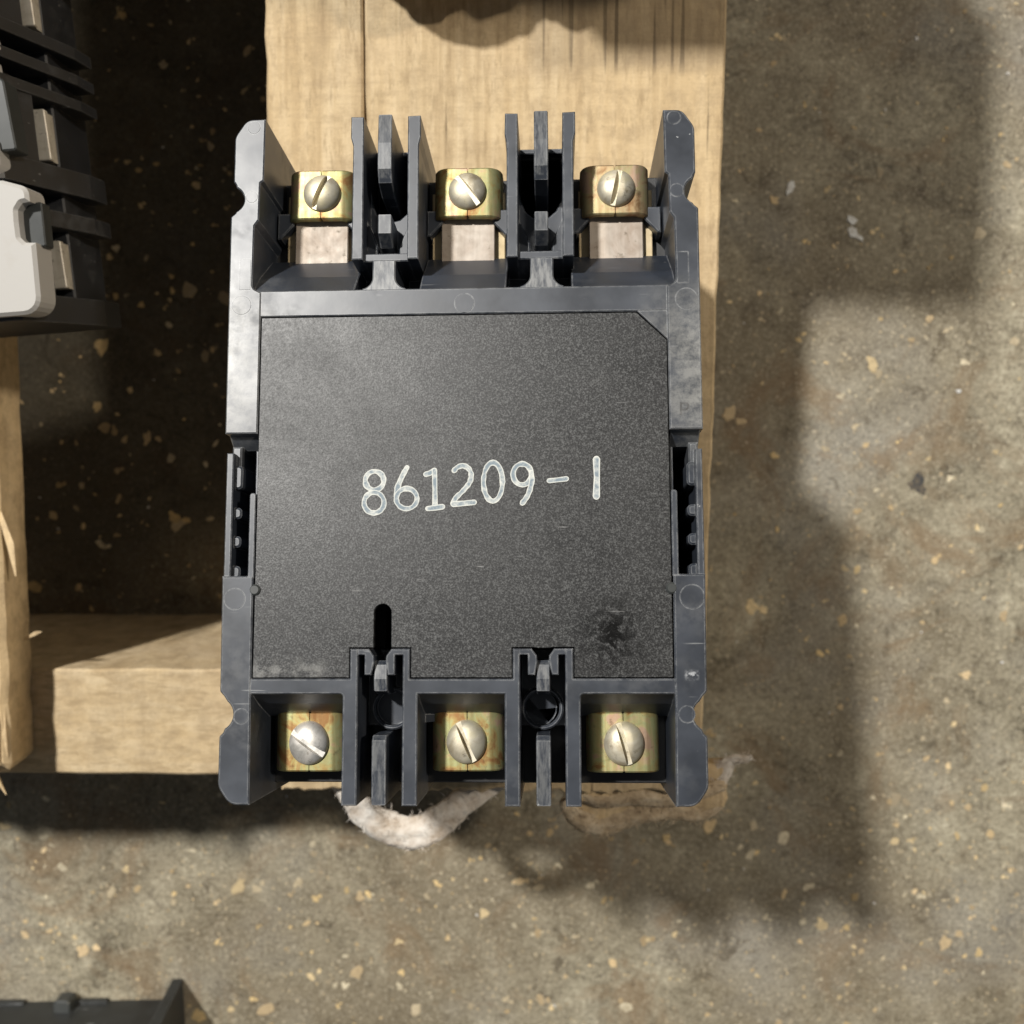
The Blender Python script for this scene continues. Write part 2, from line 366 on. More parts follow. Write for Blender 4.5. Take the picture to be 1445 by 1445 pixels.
def mk_white():
    m, nt, p = mat('off_white_cover'); g = G(nt); co = g.coord()
    col = g.mix(g.ramp(g.noise(co, 60, 4, .7), [(.55, 0), (.8, .3)]), (.47, .46, .44), (.34, .29, .22))
    nt.links.new(col, p.inputs['Base Color']); p.inputs['Roughness'].default_value = .45
    nt.links.new(g.bump(g.noise(co, 700, 2), .1, .0001), p.inputs['Normal'])
    return m
M_white = mk_white()
def mk_grey():
    m, nt, p = mat('grey_translucent_tab'); g = G(nt)
    nt.links.new(g.mix(g.noise(g.coord(), 300, 3), (.028, .032, .033), (.06, .064, .062)), p.inputs['Base Color']); p.inputs['Roughness'].default_value = .35
    return m
M_grey = mk_grey()

# ------------------------------------------------------------------ floor
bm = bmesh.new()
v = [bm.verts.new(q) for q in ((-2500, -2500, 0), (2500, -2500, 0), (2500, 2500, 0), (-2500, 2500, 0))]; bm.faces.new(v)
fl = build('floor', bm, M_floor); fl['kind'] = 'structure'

bm = bmesh.new(); tint = bm.loops.layers.float_color.new('tint')
def chip(x, y, r, asp, ang, colr, h=.35, n=11):
    k = random.random()*20; top, bot = [], []
    for i in range(n):
        a = 2*math.pi*i/n; rr = r*(1+.75*noise.noise((math.cos(a)*1.2+k, math.sin(a)*1.2, k)))
        u, w_ = rr*math.cos(a)*asp, rr*math.sin(a)/asp
        px, py = x+u*math.cos(ang)-w_*math.sin(ang), y+u*math.sin(ang)+w_*math.cos(ang)
        bot.append(bm.verts.new((px, py, -.2))); top.append(bm.verts.new((x+(px-x)*.8, y+(py-y)*.8, h)))
    fs = [bm.faces.new(top)]+[bm.faces.new((bot[i], bot[(i+1) % n], top[(i+1) % n], top[i])) for i in range(n)]
    for f in fs:
        for lp in f.loops: lp[tint] = (*colr, 1)
TAN = [(.72, .54, .27), (.78, .62, .36), (.66, .50, .28), (.70, .54, .32), (.74, .66, .48), (.52, .44, .30)]
placed = 0
while placed < 2600:
    x, y = random.uniform(-270, 270), random.uniform(-310, 230)
    dens = .30 + .9*max(0, noise.noise((x*.012, y*.012, 3.1))) + (.35 if (y < -150 or x < -60) else 0)
    if random.random() > dens: continue
    r = min(3.4, .40*math.exp(random.gauss(.52, .66)))
    c = random.choice(TAN); f = random.uniform(.55, 1.05)
    chip(x, y, r, random.uniform(.75, 1.45), random.uniform(0, 3.1), [q*f for q in c], random.uniform(.1, .3))
    if random.random() < .22: chip(x+r*random.uniform(1, 2.0), y+r*random.uniform(-1, 1.5), r*.6, 1.2, random.uniform(0, 3), [q*f for q in c], .2)
    placed += 1
for x, y, r, a in ((106.8, 84, 2.2, 1.3), (133, 66, 2.6, -.7), (132, 71, 2.0, -.7), (178, 3, 1.0, 0)): chip(x, y, r, 1.35, a, (.72, .74, .74), .5)
chip(162.4, -35.3, 5.0, 1.0, .4, (.035, .038, .042), .12, 14)
for _ in range(60):
    chip(random.uniform(-240, 240), random.uniform(-290, 190), random.uniform(.4, .8), 1.2, random.uniform(0, 3), (.75, .75, .74), .4, 6)
o = build('aggregate_specks', bm, M_chip); o['kind'] = 'stuff'; tag(o, 'pale tan stone specks and crumbs set in the dirty floor', 'aggregate')

# ------------------------------------------------------------------ pallet
pal = empty('pallet', Matrix.Translation((-0.05, 0, 0)))
PX = -50
tag(pal, 'rough pale pine pallet with splintered board ends under the breakers', 'pallet')
def ragged(p0, p1, n, amp, seed):
    out = []
    for i in range(n+1):
        t = i/n; x = p0[0]+(p1[0]-p0[0])*t; y = p0[1]+(p1[1]-p0[1])*t
        d = amp*noise.noise((x*.35+seed, y*.35, seed))+amp*.5*noise.noise((x*1.3, y*1.3, seed))
        l = math.hypot(p1[0]-p0[0], p1[1]-p0[1]); out.append((x-(p1[1]-p0[1])/l*d, y+(p1[0]-p0[0])/l*d))
    return out
def sh(p): return [(x-PX, y) for x, y in p]
bm = bmesh.new()
# the split runs the length of the board: two halves of one piece, a dark check between them
xs_ = -48.3
left = ragged((-76.3, 420), (-78.7, -126), 70, .5, 1.3) + ragged((-78.7, -126), (-48.6, -126), 16, 1.5, 2.1) + ragged((-48.5, -126), (xs_-.15, 420), 60, .35, 5.5)
right = ragged((xs_+.65, 420), (-47.9, -126), 60, .35, 6.5) + ragged((-47.9, -126), (56.9, -127), 46, 2.2, 3.1) + ragged((57.0, -127), (63.9, 420), 80, .6, 4.2)
for p in (left, right): prism(bm, sh(p), 89, 106, .7)
prism(bm, sh(rect(-60, -100, -30, 400)), 89.5, 103.0, 0)
deck = build('deck_board', bm, M_board, pal)
bm = bmesh.new()
lb = ragged((-262, 420), (-266, -121), 40, .6, 9.3) + ragged((-266, -121), (-168, -120), 40, 2.4, 8.2) + ragged((-166.8, -118.5), (-161, 420), 80, .8, 7.1)
prism(bm, sh(lb), 89, 106, 1.9)
deck2 = build('deck_board', bm, M_board2, pal)
bm = bmesh.new()
for y0, y1 in ((-127, -91), (262, 298)):
    st = ragged((-300, y0), (58, y0-1.5), 60, .4, 11.1) + ragged((58, y0), (58, y1), 8, .5, 12.1) + ragged((58, y1), (-300, y1), 60, .4, 13.1)
    prism(bm, sh(st), .4, 88.9, .8)
    s_ = build('stringer', bm, M_string, pal); bm = bmesh.new()
bm.free()
def splinter(parent, pts, wd, th, m=M_board2):
    bm = bmesh.new(); n = len(pts); rings = []
    for i, p in enumerate(pts):
        t = i/(n-1); a = Vector(pts[max(0, i-1)]); b = Vector(pts[min(n-1, i+1)]); d = (b-a).normalized()
        sx = d.cross(Vector((0, 0, 1))); sx = sx.normalized() if sx.length > .01 else Vector((1, 0, 0)); sz = sx.cross(d)
        k = math.sin(math.pi*min(.98, .12+t*.86))**.6
        c = Vector((p[0]-PX, p[1], p[2]))
        rings.append([bm.verts.new(c+sx*(wd/2*k*s1)+sz*(th/2*k*s2)) for s1, s2 in ((-1, -1), (1, -1), (1, 1), (-1, 1))])
    for a, b in zip(rings, rings[1:]):
        for i in range(4): bm.faces.new((a[i], a[(i+1) % 4], b[(i+1) % 4], b[i]))
    bm.faces.new(rings[0][::-1]); bm.faces.new(rings[-1])
    return build('splinter', bm, m, parent)
splinter(deck2, [(-166.5, -36, 104), (-162.5, -46, 106), (-161, -56, 107)], 2.4, .8)
splinter(deck2, [(-165, -79, 95), (-160, -76.5, 98), (-157, -75.5, 100)], 1.3, .8)
splinter(deck2, [(-174, -117, 103), (-172.5, -124, 103.5), (-169.5, -129, 104)], 1.6, .9)
splinter(deck2, [(-177, -112, 106.3), (-176, -118, 107.5), (-175, -127, 107)], 2.4, .9)
splinter(deck2, [(-171.5, -92, 106.3), (-171, -104, 107.2), (-170.0, -118, 106.6)], 2.6, 1.0)
splinter(deck2, [(-178, -86, 106.3), (-177.4, -100, 107.6), (-176.8, -112, 107)], 3.2, 1.2)
splinter(deck2, [(-168.5, -98, 104.6), (-168.2, -108, 105.6), (-168, -119, 104.6)], 1.6, .8)

def fluffy(name, path, rad, flat, parent, seed, hairs=60, m=M_fibre):
    bm = bmesh.new(); P = [Vector((p[0]-PX, p[1], p[2])) for p in path]
    pts = []
    for i in range(len(P)-1):       # Catmull-Rom
        p0, p1, p2, p3 = P[max(0, i-1)], P[i], P[i+1], P[min(len(P)-1, i+2)]
        for k in range(10):
            t = k/10; pts.append(.5*((2*p1)+(p2-p0)*t+(2*p0-5*p1+4*p2-p3)*t*t+(-p0+3*p1-3*p2+p3)*t**3))
    pts.append(P[-1]); n = len(pts); N = 22; rings = []
    for i, c in enumerate(pts):
        d = (pts[min(n-1, i+1)]-pts[max(0, i-1)]).normalized(); sx = d.cross(Vector((0, 0, 1))).normalized(); sz = sx.cross(d)
        t = i/(n-1); r = rad*(1-.45*abs(2*t-1)**2)
        ring = []
        for k in range(N):
            a = 2*math.pi*k/N; q = c+sx*(math.cos(a)*r)+sz*(math.sin(a)*r*flat)
            f = 1+.30*noise.noise((math.cos(a)*1.6+seed, math.sin(a)*1.6, i*.05))+.22*noise.noise((math.cos(a)*5+seed, math.sin(a)*5, i*.09))+.14*noise.noise((q.x*.35, q.y*.35, q.z*.35+seed))
            ring.append(bm.verts.new(c+(q-c)*f))
        rings.append(ring)
    for a, b in zip(rings, rings[1:]):
        for k in range(N): bm.faces.new((a[k], a[(k+1) % N], b[(k+1) % N], b[k]))
    bm.faces.new(rings[0][::-1]); bm.faces.new(rings[-1])
    rnd = random.Random(seed)
    for _ in range(hairs):          # loose fibres
        i = rnd.randrange(2, n-2); a = rnd.uniform(0, 6.28); v0 = rings[i][int(a/6.283*N) % N].co.copy()
        d = (v0-pts[i]).normalized()*rnd.uniform(.3, 1.2)+Vector((rnd.uniform(-1.6, 1.6), rnd.uniform(-1.6, 1.6), rnd.uniform(-.5, .8)))
        s = Vector((-d.y, d.x, 0)).normalized()*.11
        vs = [bm.verts.new(q) for q in (v0-d*.2-s, v0-d*.2+s, v0+d*.6+Vector((.3, .2, 0))+s*.7, v0+d+s*.2, v0+d-s*.2, v0+d*.6+Vector((.3, .2, 0))-s*.7)]
        bm.faces.new((vs[0], vs[1], vs[2], vs[5])); bm.faces.new((vs[5], vs[2], vs[3], vs[4]))
    return build(name, bm, m, parent, True)
fluffy('torn_fibre', [(-66, -118, 98), (-58, -129.5, 99), (-52, -138, 98), (-44, -143.5, 96), (-34, -144, 96), (-26, -138.5, 97), (-17, -131, 98), (-5, -123, 98)], 5.3, .6, deck, 3, 380)
fluffy('torn_fibre', [(50, -121, 98), (58, -127, 99), (63, -126, 99), (66, -121, 99), (67, -117.5, 99.5)], 3.4, .5, deck, 8, 160)
fluffy('torn_fibre', [(64, -119, 99), (68, -117.5, 100), (71.5, -117.2, 100.5), (74.5, -116.2, 101)], 1.5, .7, deck, 12, 60)
bm = bmesh.new()
fp = [(12, -122), (13, -128)] + ragged((13, -129), (16, -138), 5, 1, 2) + ragged((18, -140), (28, -141), 5, .8, 5) + ragged((31, -138), (40, -136), 5, .9, 6) + ragged((43, -135), (56, -135.5), 7, .8, 7) + ragged((58, -137), (66, -134), 4, .8, 8) + ragged((67, -131), (66.5, -119), 5, .9, 10)
prism(bm, sh(fp), 94, 100.5, 1.4)
prism(bm, sh(ragged((14, -131), (58, -131.5), 30, 1.0, 15)+[(58, -120), (14, -120)]), 96, 103, .6)
build('splinter', bm, M_board2, deck)
fluffy('torn_fibre', [(14, -131, 99), (17, -137, 99), (25, -139.5, 98), (36, -136.5, 98), (47, -135, 98), (58, -136, 98), (65, -132, 98)], 4.4, .7, deck, 17, 500, M_fibre_tan)
fluffy('torn_fibre', [(13, -126, 100), (24, -131, 101), (38, -129.5, 101), (52, -130, 101), (66, -126, 100)], 3.4, .8, deck, 41, 300, M_fibre_tan)

# ------------------------------------------------------------------ the breaker lying face down
B = Matrix(((0.9994996, -0.0054184, -0.0311646), (0.0121955, 0.9750612, 0.2216009), (0.0291866, -0.2218701, 0.9746393)))
OB = Vector((-13.4127, -13.6605, 199.8741))
mb = B.to_4x4(); mb.translation = (OB + B @ Vector((-0.4, 0, 0)))*MM
brk = empty('circuit_breaker', mb)
tag(brk, 'black three pole circuit breaker lying face down with 861209-1 written on its back', 'circuit breaker', 'circuit breakers on the pallet')

bm = bmesh.new()
# side rails: the upper length with its fin, and the lower length with its fin
up_r = rpoly([(45.75, 6.6), (53.0, 6.6), (53.15, 57.0, .5), (52.2, 57.8, .4)]+[(53.3-3.15*math.cos(t*.16), 61.1+3.15*math.sin(t*.16)) for t in range(-7, 8)]+[(52.2, 64.7, .4), (52.7, 65.4, .4), (52.7, 76.2, 3.6), (50.0, 80.3, 2.6), (45.7, 80.4), (45.8, 65.6), (46.6, 65.0), (46.7, 56.2), (47.7, 54.8), (47.8, 40.0, 1.4), (45.75, 39.0)])
lo_r = rpoly([(52.75, -25.2), (45.9, -25.2), (45.75, -50.3, 1.0), (45.5, -74.2), (49.8, -74.2, 3.2), (52.4, -70.4, 3.6), (52.4, -59.8, .8), (51.6, -59.0, .5)]+[(53.0-3.5*math.cos(t*.15), -55.1+3.5*math.sin(t*.15)) for t in range(-7, 7)]+[(51.6, -51.2, .5), (52.5, -50.2, .8)])
for f in (lambda p: p, mir):
    prism(bm, f(up_r), -76, 0, .3); prism(bm, f(lo_r), -76, 0, .3)
    prism(bm, f(rect(51.3, -25.6, 52.85, 2.4)), -76, -1.2, .25)               # thin outer wall of the side recess
    prism(bm, f(rpoly([(45.75, -25.5), (47.1, -25.5), (47.1, -6.8, .6), (45.75, -6.8, .5)])), -40, -.1, .2)
    prism(bm, f(rect(45.75, -7.2, 46.5, 3.0)), -40, -2.2, .2)
    prism(bm, f(rect(50.2, -.6, 52.3, 4.2)), -50, -3.4, .4)
    xs0, xs1 = (45.9, 52.6) if f(lo_r)[0][0] > 0 else (-52.6, -45.9)
    xprism(bm, [(7.0, -1.5), (6.7, -1.5), (3.6, -5.5), (3.6, -40), (7.0, -40)], xs0, xs1)
    for y, h in ((-2.9, 2.6), (-11.0, 1.25), (-17.4, 1.25), (-24.2, 1.4)):
        prism(bm, f(rpoly([(49.6, y-h, .9), (51.6, y-h), (51.6, y+h), (49.6, y+h, .9)])), -46, -2.6, .45)
# bar under the top terminals, and the two bars over the bottom terminals
prism(bm, rect(-46.0, 33.45, 46.0, 39.45), -18, -.35, .25)
prism(bm, [(38.75, 33.8), (46.0, 33.8), (46.0, 26.75)], -18, -.5, .2)            # fills the cut corner of the panel
fr_mid = [(9.4, -74.3), (12.65, -74.3), (12.65, -41.1), (11.15, -41.1), (11.15, -47.55)]
prism(bm, fr_mid + mir(fr_mid)[::-1] + [(-9.4, -50.75, ), (9.4, -50.75)], -18, -.1, .25)
fr_side = rpoly([(22.35, -74.3), (25.65, -74.3), (25.65, -50.75, .7), (46, -50.75), (46, -47.5), (24.15, -47.5), (24.15, -41.1), (22.45, -41.1)])
prism(bm, fr_side, -18, -.12, .25); prism(bm, mir(fr_side), -18, -.12, .25)
# ramps that lead down to the terminals
for x0, x1 in ((-47.9, -24.6), (-9.8, 9.8), (24.6, 47.9)):
    xprism(bm, [(38.9, -.55), (39.3, -.75), (44.5, -6.0), (51.9, -16), (51.9, -22), (38.9, -22)], x0, x1)
for x0, x1 in ((-46, -25.2), (-9.6, 9.6), (25.2, 46)):
    xprism(bm, [(-50.2, -.6), (-50.6, -.8), (-53.2, -6.0), (-56.6, -15), (-56.6, -22), (-50.2, -22)], x0, x1)
for s in (1, -1):
    f = (lambda p: p) if s > 0 else mir
    X = lambda a, b: (a, b) if s > 0 else (-b, -a)
    # ---- top barrier: two plates, a rib between, cross piece, web
    prism(bm, f([(10.0, 46.4), (12.55, 46.4), (12.6, 80.4), (9.7, 80.5), (9.6, 75.4), (10.05, 73.4)]), -44, -.08, .25)
    prism(bm, f([(22.65, 46.4), (25.2, 46.4), (25.2, 73.4), (25.75, 75.4), (25.75, 80.5), (22.8, 80.4)]), -44, -.05, .25)
    prism(bm, f(rect(12.4, 46.35, 22.8, 48.2)), -20, -1.5, .25)
    xprism(bm, [(57.2, -.9), (52.8, -.9), (50.6, -4.6), (50.6, -24), (57.2, -24)], *X(16.3, 19.4))
    xprism(bm, [(81, -.5), (74, 0), (67.8, -.1), (65.0, -1.5), (63.4, -6.5), (62.6, -40), (81, -40)], *X(16.3, 19.5))
    prism(bm, f([(22.9, 39.2)]+[(23.4-2.9*math.sin(t*.22), 42.4-2.6*math.cos(t*.22)) for t in range(1, 8)]+[(20.5, 46.5), (15.3, 46.5)]+[(12.4+2.9*math.sin(t*.22), 42.4-2.6*math.cos(t*.22)) for t in range(7, 0, -1)]+[(12.9, 39.2)]), -16, -.9, .3)
    for xc_ in (12.4, 23.2):
        prism(bm, f(rect(xc_-2.9, 39.2, xc_+1.9, 47)), -22, -15.0, .2)          # floors of the dark corner wells
    # floor between the plates with its round-bottomed opening
    prism(bm, f([(12.4, 48), (22.8, 48), (22.8, 67), (22.4, 64), (21.3, 61.2), (19.5, 59.6), (17.6, 59.2), (15.8, 59.6), (14.0, 61.2), (12.9, 64), (12.4, 67)]), -30, -10.0, .3)
    prism(bm, f(rect(12.4, 79.2, 22.8, 80.4)), -60, -18, .2)
    for a, b_ in (((12.4, 48), (15.2, 48)), ((22.8, 48), (20.2, 48))):          # sloping gussets
        prism(bm, f([a, b_, (b_[0], 51.5), (a[0], 58)]), -20, -5.5, .3)
    # ---- bottom channel
    prism(bm, f(rect(9.45, -74.25, 12.6, -50)), -44, -17.5, .05)
    prism(bm, f(rect(22.45, -74.25, 25.6, -50)), -44, -17.5, .05); prism(bm, f(rect(22.5, -50, 24.1, -41.2)), -44, -17.5, .05); prism(bm, f(rect(11.2, -50, 12.6, -41.2)), -44, -17.5, .05)
    prism(bm, f(rpoly([(12.3, -41.12), (15.2, -41.12), (16.3, -42.6), (16.4, -44.0), (15.9, -46.7), (14.4, -46.7), (14.4, -42.4), (12.3, -42.4)])), -30, -.2, .2)
    prism(bm, f(rpoly([(22.6, -41.12), (20.1, -41.12), (19.0, -42.6), (18.9, -44.0), (19.6, -46.7), (21.0, -46.7), (21.0, -42.4), (22.6, -42.4)])), -30, -.2, .2)
    xprism(bm, [(-43.7, -2.4), (-44.6, -1.5), (-47.6, -1.2), (-50.2, -1.6), (-51.2, -6), (-51.2, -26), (-43.7, -26)], *X(16.2, 19.1))
    xprism(bm, [(-59.6, -1.4), (-60.6, -.2), (-67, -.1), (-74.2, -.5), (-74.2, -26), (-59.6, -26)], *X(16.1, 19.2))
    hx = 17.3 if s > 0 else -16.5
    prism(bm, f([(12.4, -58.6), (22.6, -58.6), (22.6, -41.5), (12.4, -41.5)]), -30, -13.5, .25, [circle(abs(hx), -54.6, 3.85)])
    ro = circle(abs(hx), -54.6, 4.75); prism(bm, f(ro), -22, -10.5, .35, [f(circle(abs(hx), -54.6, 3.85))] if s > 0 else [mir(circle(abs(hx), -54.6, 3.85))])
    prism(bm, f(circle(abs(hx)+1.9, -53.6, 1.5, 14)), -40, -15, .3)
    prism(bm, f(rect(12.4, -72.4, 22.6, -58.4)), -30, -22, .2)
# corner shelves beside the top straps
for x0 in (-46.3, -9.9, 25.3):
    prism(bm, [(x0, 63.5), (x0+4.0, 63.5), (x0+4.0, 60.6), (x0+.9, 57.2), (x0, 57.2)], -22, -14.2, .3)
for x0 in (-25.3, 9.9, 46.3):
    prism(bm, [(x0, 63.5), (x0-4.0, 63.5), (x0-4.0, 60.6), (x0-.9, 57.2), (x0, 57.2)], -22, -14.2, .3)
# round ejector marks and the two small rectangles
for x, y, r in ((-48.3, 78.3, 1.45), (-48.4, 61.6, 1.35), (-50.1, 36.1, 2.2), (48.1, 78.4, 1.5), (48.4, 61.2, 1.5), (50.0, 36.0, 2.4), (-49.8, -30.2, 2.3), (-47.7, -55.5, 1.6), (49.8, -30.1, 2.6), (48.2, -55.0, 1.75)):
    prism(bm, circle(x, y, r, 28), -.5, .07, .07)
prism(bm, circle(.5, 35.9, 2.2, 28), -.6, -.27, .07)
for x0 in (-50.7, 48.1): prism(bm, rect(x0, 39.7, x0+2.5, 46.8), -.5, .08, .06)
house = build('housing', bm, M_house, brk)

bm = bmesh.new()    # body behind the back plate; wells left open between the poles and along the sides
holes = [rpoly([(12.7, 59.5, 3), (22.5, 59.5, 3), (22.5, 78.6), (12.7, 78.6)]), mir(rpoly([(12.7, 59.5, 3), (22.5, 59.5, 3), (22.5, 78.6), (12.7, 78.6)])),
         rect(46.9, -25, 51.2, 3.4), rect(-51.2, -25, -46.9, 3.4), circle(17.3, -54.6, 4), circle(-16.5, -54.6, 4), rect(-19.5, -43, -15, -30), rect(15.8, -43.4, 19, -40)]
ol = [(-52.2, -72.3), (52.2, -72.3), (52.2, 73.5), (25, 73.5), (25, 80.2), (10.3, 80.2), (10.3, 73.5), (-10.3, 73.5), (-10.3, 80.2), (-25, 80.2), (-25, 73.5), (-52.2, 73.5)]
prism(bm, ol, -60, -20.2, .3, holes)
prism(bm, [(x*.998, y*.998) for x, y in ol], -79, -59.9, .3)
build('body', bm, M_deep, brk)
bm = bmesh.new()    # toggle on the hidden front, on which the breaker is propped
xprism(bm, [(-8, -78), (8, -78), (4, -96), (-6, -96)], -9, 9)
build('toggle_handle', bm, M_deep, brk)

# back panel
bm = bmesh.new()
pl = rpoly([(-45.55, -47.3), (-24.35, -47.3), (-24.35, -40.85), (-10.95, -40.85), (-10.95, -47.3), (10.95, -47.3), (10.95, -40.85), (24.35, -40.85), (24.35, -47.3), (45.55, -47.3), (45.55, 26.8), (38.9, 33.2), (-45.55, 33.2)])
slot = rpoly([(-19.1, -42.2), (-15.3, -42.2), (-15.3, -31.4, 1.88), (-19.1, -31.4, 1.88)], 8)
# the oval slot runs out through the panel edge: cut it into the outline
pl2 = [(-45.55, -47.3), (-24.35, -47.3), (-24.35, -40.85), (-19.1, -40.85)] + [(-17.2-1.9*math.cos(math.pi*k/12), -33.3+1.9*math.sin(math.pi*k/12)) for k in range(13)] + [(-15.3, -40.85), (-10.95, -40.85), (-10.95, -47.3), (10.95, -47.3), (10.95, -40.85), (15.9, -40.85), (16.6, -41.0), (19.0, -41.0), (19.6, -40.85), (24.35, -40.85), (24.35, -47.3), (45.55, -47.3), (45.55, 26.8), (38.9, 33.2), (-45.55, 33.2)]
prism(bm, pl2, -2.2, -.45, .12)
panel = build('back_panel', bm, M_panel, brk)

bm = bmesh.new(); uv = bm.loops.layers.uv.new('UVMap')
def Z(zx, zy): return (-24.0+zx*.04108, 5.07-zx*.00042-zy*.0416)
def ell(cx, cy, rx, ry, n=28, tilt=0): return [Z(cx+rx*math.cos(2*math.pi*k/n)+tilt*math.sin(2*math.pi*k/n)*ry, cy+ry*math.sin(2*math.pi*k/n)) for k in range(n)]
def smooth(pts, n=6):
    P = [Vector(p) for p in pts]; out = []
    for i in range(len(P)-1):
        p0, p1, p2, p3 = P[max(0, i-1)], P[i], P[i+1], P[min(len(P)-1, i+2)]
        for k in range(n):
            t = k/n; out.append(.5*((2*p1)+(p2-p0)*t+(2*p0-5*p1+4*p2-p3)*t*t+(-p0+3*p1-3*p2+p3)*t**3))
    return [tuple(q) for q in out]+[tuple(P[-1])]
W = 1.14; zz = [-.435]
def st_(pts, closed=False, wd=W): stroke(bm, pts, wd, zz[0], uv, closed); zz[0] += .012
st_(ell(113, 222, 50, 50), True); st_(ell(112, 340, 54, 55), True)
st_(smooth([Z(288, 152), Z(262, 200), Z(240, 255), Z(232, 310)])); st_(ell(288, 318, 56, 54), True)
st_([Z(390, 188), Z(412, 182), Z(437, 166)]); st_([Z(437, 166), Z(440, 270), Z(441, 366)]); st_([Z(402, 371), Z(440, 367), Z(482, 361)])
st_(smooth([Z(543, 168), Z(562, 150), Z(592, 142), Z(622, 158), Z(635, 192), Z(626, 232), Z(592, 275), Z(552, 315), Z(538, 347)])); st_([Z(538, 347), Z(595, 343), Z(652, 337)])
st_(ell(752, 228, 51, 103), True)
st_(ell(909, 188, 49, 56), True); st_(smooth([Z(956, 178), Z(960, 225), Z(940, 295), Z(909, 341)]))
st_([Z(1052, 222), Z(1100, 217), Z(1146, 211)], wd=1.05); st_([Z(1306, 106), Z(1307, 200), Z(1303, 305)], wd=1.45)
pn = build('part_number', bm, M_ink, panel); pn['label'] = 'hand painted white number 861209-1'
bm = bmesh.new(); uv = bm.loops.layers.uv.new('UVMap')       # faint P pencilled on the right rail
stroke(bm, [(48.2, 9.8), (48.3, 12.4)], .38, .03, uv); stroke(bm, smooth([(48.3, 12.3), (49.6, 12.2), (49.9, 11.4), (49.2, 10.9), (48.4, 10.9)], 4), .38, .042, uv)
mk, nt_, p_ = mat('pencil_mark'); g_ = G(nt_); nt_.links.new(g_.ramp(g_.noise(g_.coord(), 900, 2), [(.3, .035), (.7, .12)]), p_.inputs['Base Color']); p_.inputs['Roughness'].default_value = .5
build('pencil_mark', bm, mk, house)
for s in (-1, 1):       # pins on the panel seam
    bm = bmesh.new(); prism(bm, circle(s*45.5, -28.2, 1.25, 20), -3, .12, .35); build('pin', bm, M_grey, brk)

# terminals
def clamp_mesh():
    bm = bmesh.new(); w_, h_, r = 8.2, 6.1, 3.6
    for s in (-1, 1):
        prof = [(s*.09, 0)]
        for k in range(9):
            a = math.pi/2*(1-k/8); prof.append((s*(w_-r+r*math.cos(a)), -r+r*math.sin(a)*1.0))
        prof += [(s*w_, -11), (s*(w_-1.7), -11), (s*(w_-1.7), -4), (s*(w_-3.2), -2.0), (s*.09, -1.9)]
        p = ccw(prof); pi = inset(p, .22); rings = []
        for y, q in ((-h_, pi), (-h_+.3, p), (h_-.3, p), (h_, pi)): rings.append([bm.verts.new((x, y, z)) for x, z in q])
        n = len(p)
        for a, c in zip(rings, rings[1:]):
            for i in range(n): bm.faces.new((a[i], c[i], c[(i+1) % n], a[(i+1) % n]))
        for rg, rev in ((rings[0], False), (rings[-1], True)):
            for t in tessellate_polygon([[Vector((v.co.x, v.co.z, 0)) for v in rg]]):
                vs = [rg[i] for i in t]
                if ((vs[1].co-vs[0].co).cross(vs[2].co-vs[0].co).y > 0) != rev: vs.reverse()
                bm.faces.new(vs)
    bmesh.ops.scale(bm, vec=(MM,)*3, verts=bm.verts); me = bpy.data.meshes.new('terminal_clamp'); bm.to_mesh(me); bm.free()
    for p in me.polygons: p.use_smooth = True
    me.set_sharp_from_angle(angle=.5)
    return me
def screw_mesh():
    bm = bmesh.new(); N = 48; prof = [(0, 3.0), (.9, 2.96), (1.8, 2.82), (2.7, 2.55), (3.5, 2.1), (4.1, 1.5), (4.45, .85), (4.55, .3), (4.5, -1.5), (0, -1.5)]
    rings = []
    for r, z in prof:
        rings.append([bm.verts.new((0, 0, z))] if r == 0 else [bm.verts.new((r*math.cos(2*math.pi*k/N), r*math.sin(2*math.pi*k/N), z)) for k in range(N)])
    for a, c in zip(rings, rings[1:]):
        for k in range(N):
            j = (k+1) % N
            if len(a) == 1: bm.faces.new((a[0], c[k], c[j]))
            elif len(c) == 1: bm.faces.new((a[k], c[0], a[j]))
            else: bm.faces.new((a[k], c[k], c[j], a[j]))
    bmesh.ops.recalc_face_normals(bm, faces=bm.faces)
    bmesh.ops.scale(bm, vec=(MM,)*3, verts=bm.verts); me = bpy.data.meshes.new('screw'); bm.to_mesh(me); bm.free()
    for p in me.polygons: p.use_smooth = True
    head = link('tmp', me)
    b2 = bmesh.new(); prism(b2, rect(-6, -.62, 6, .62), .95, 5, 0); cut = build('tmp_cut', b2, M_screw)
    md = head.modifiers.new('b', 'BOOLEAN'); md.operation = 'DIFFERENCE'; md.object = cut; md.solver = 'EXACT'
    bpy.context.view_layer.update(); dg = bpy.context.evaluated_depsgraph_get()
    out = bpy.data.meshes.new_from_object(head.evaluated_get(dg)); out.name = 'screw'
    for o in (head, cut): bpy.data.objects.remove(o, do_unlink=True)
    if hasattr(out, 'set_sharp_from_angle'): out.set_sharp_from_angle(angle=.6)
    out.materials.clear()
    return out
CM, SM = clamp_mesh(), screw_mesh(); CM.materials.append(M_zinc); SM.materials.append(M_screw)
T = [(-35.3, 67.3, 66, -12.2, 'z'), (.15, 67.1, -52, -12.1, 'z'), (35.3, 67.0, 78, -12.0, 'b'), (-35.6, -62.2, -33, -12.2, 's'), (.35, -62.0, -66, -12, 'z'), (35.4, -62.2, -74, -12.1, 'z')]
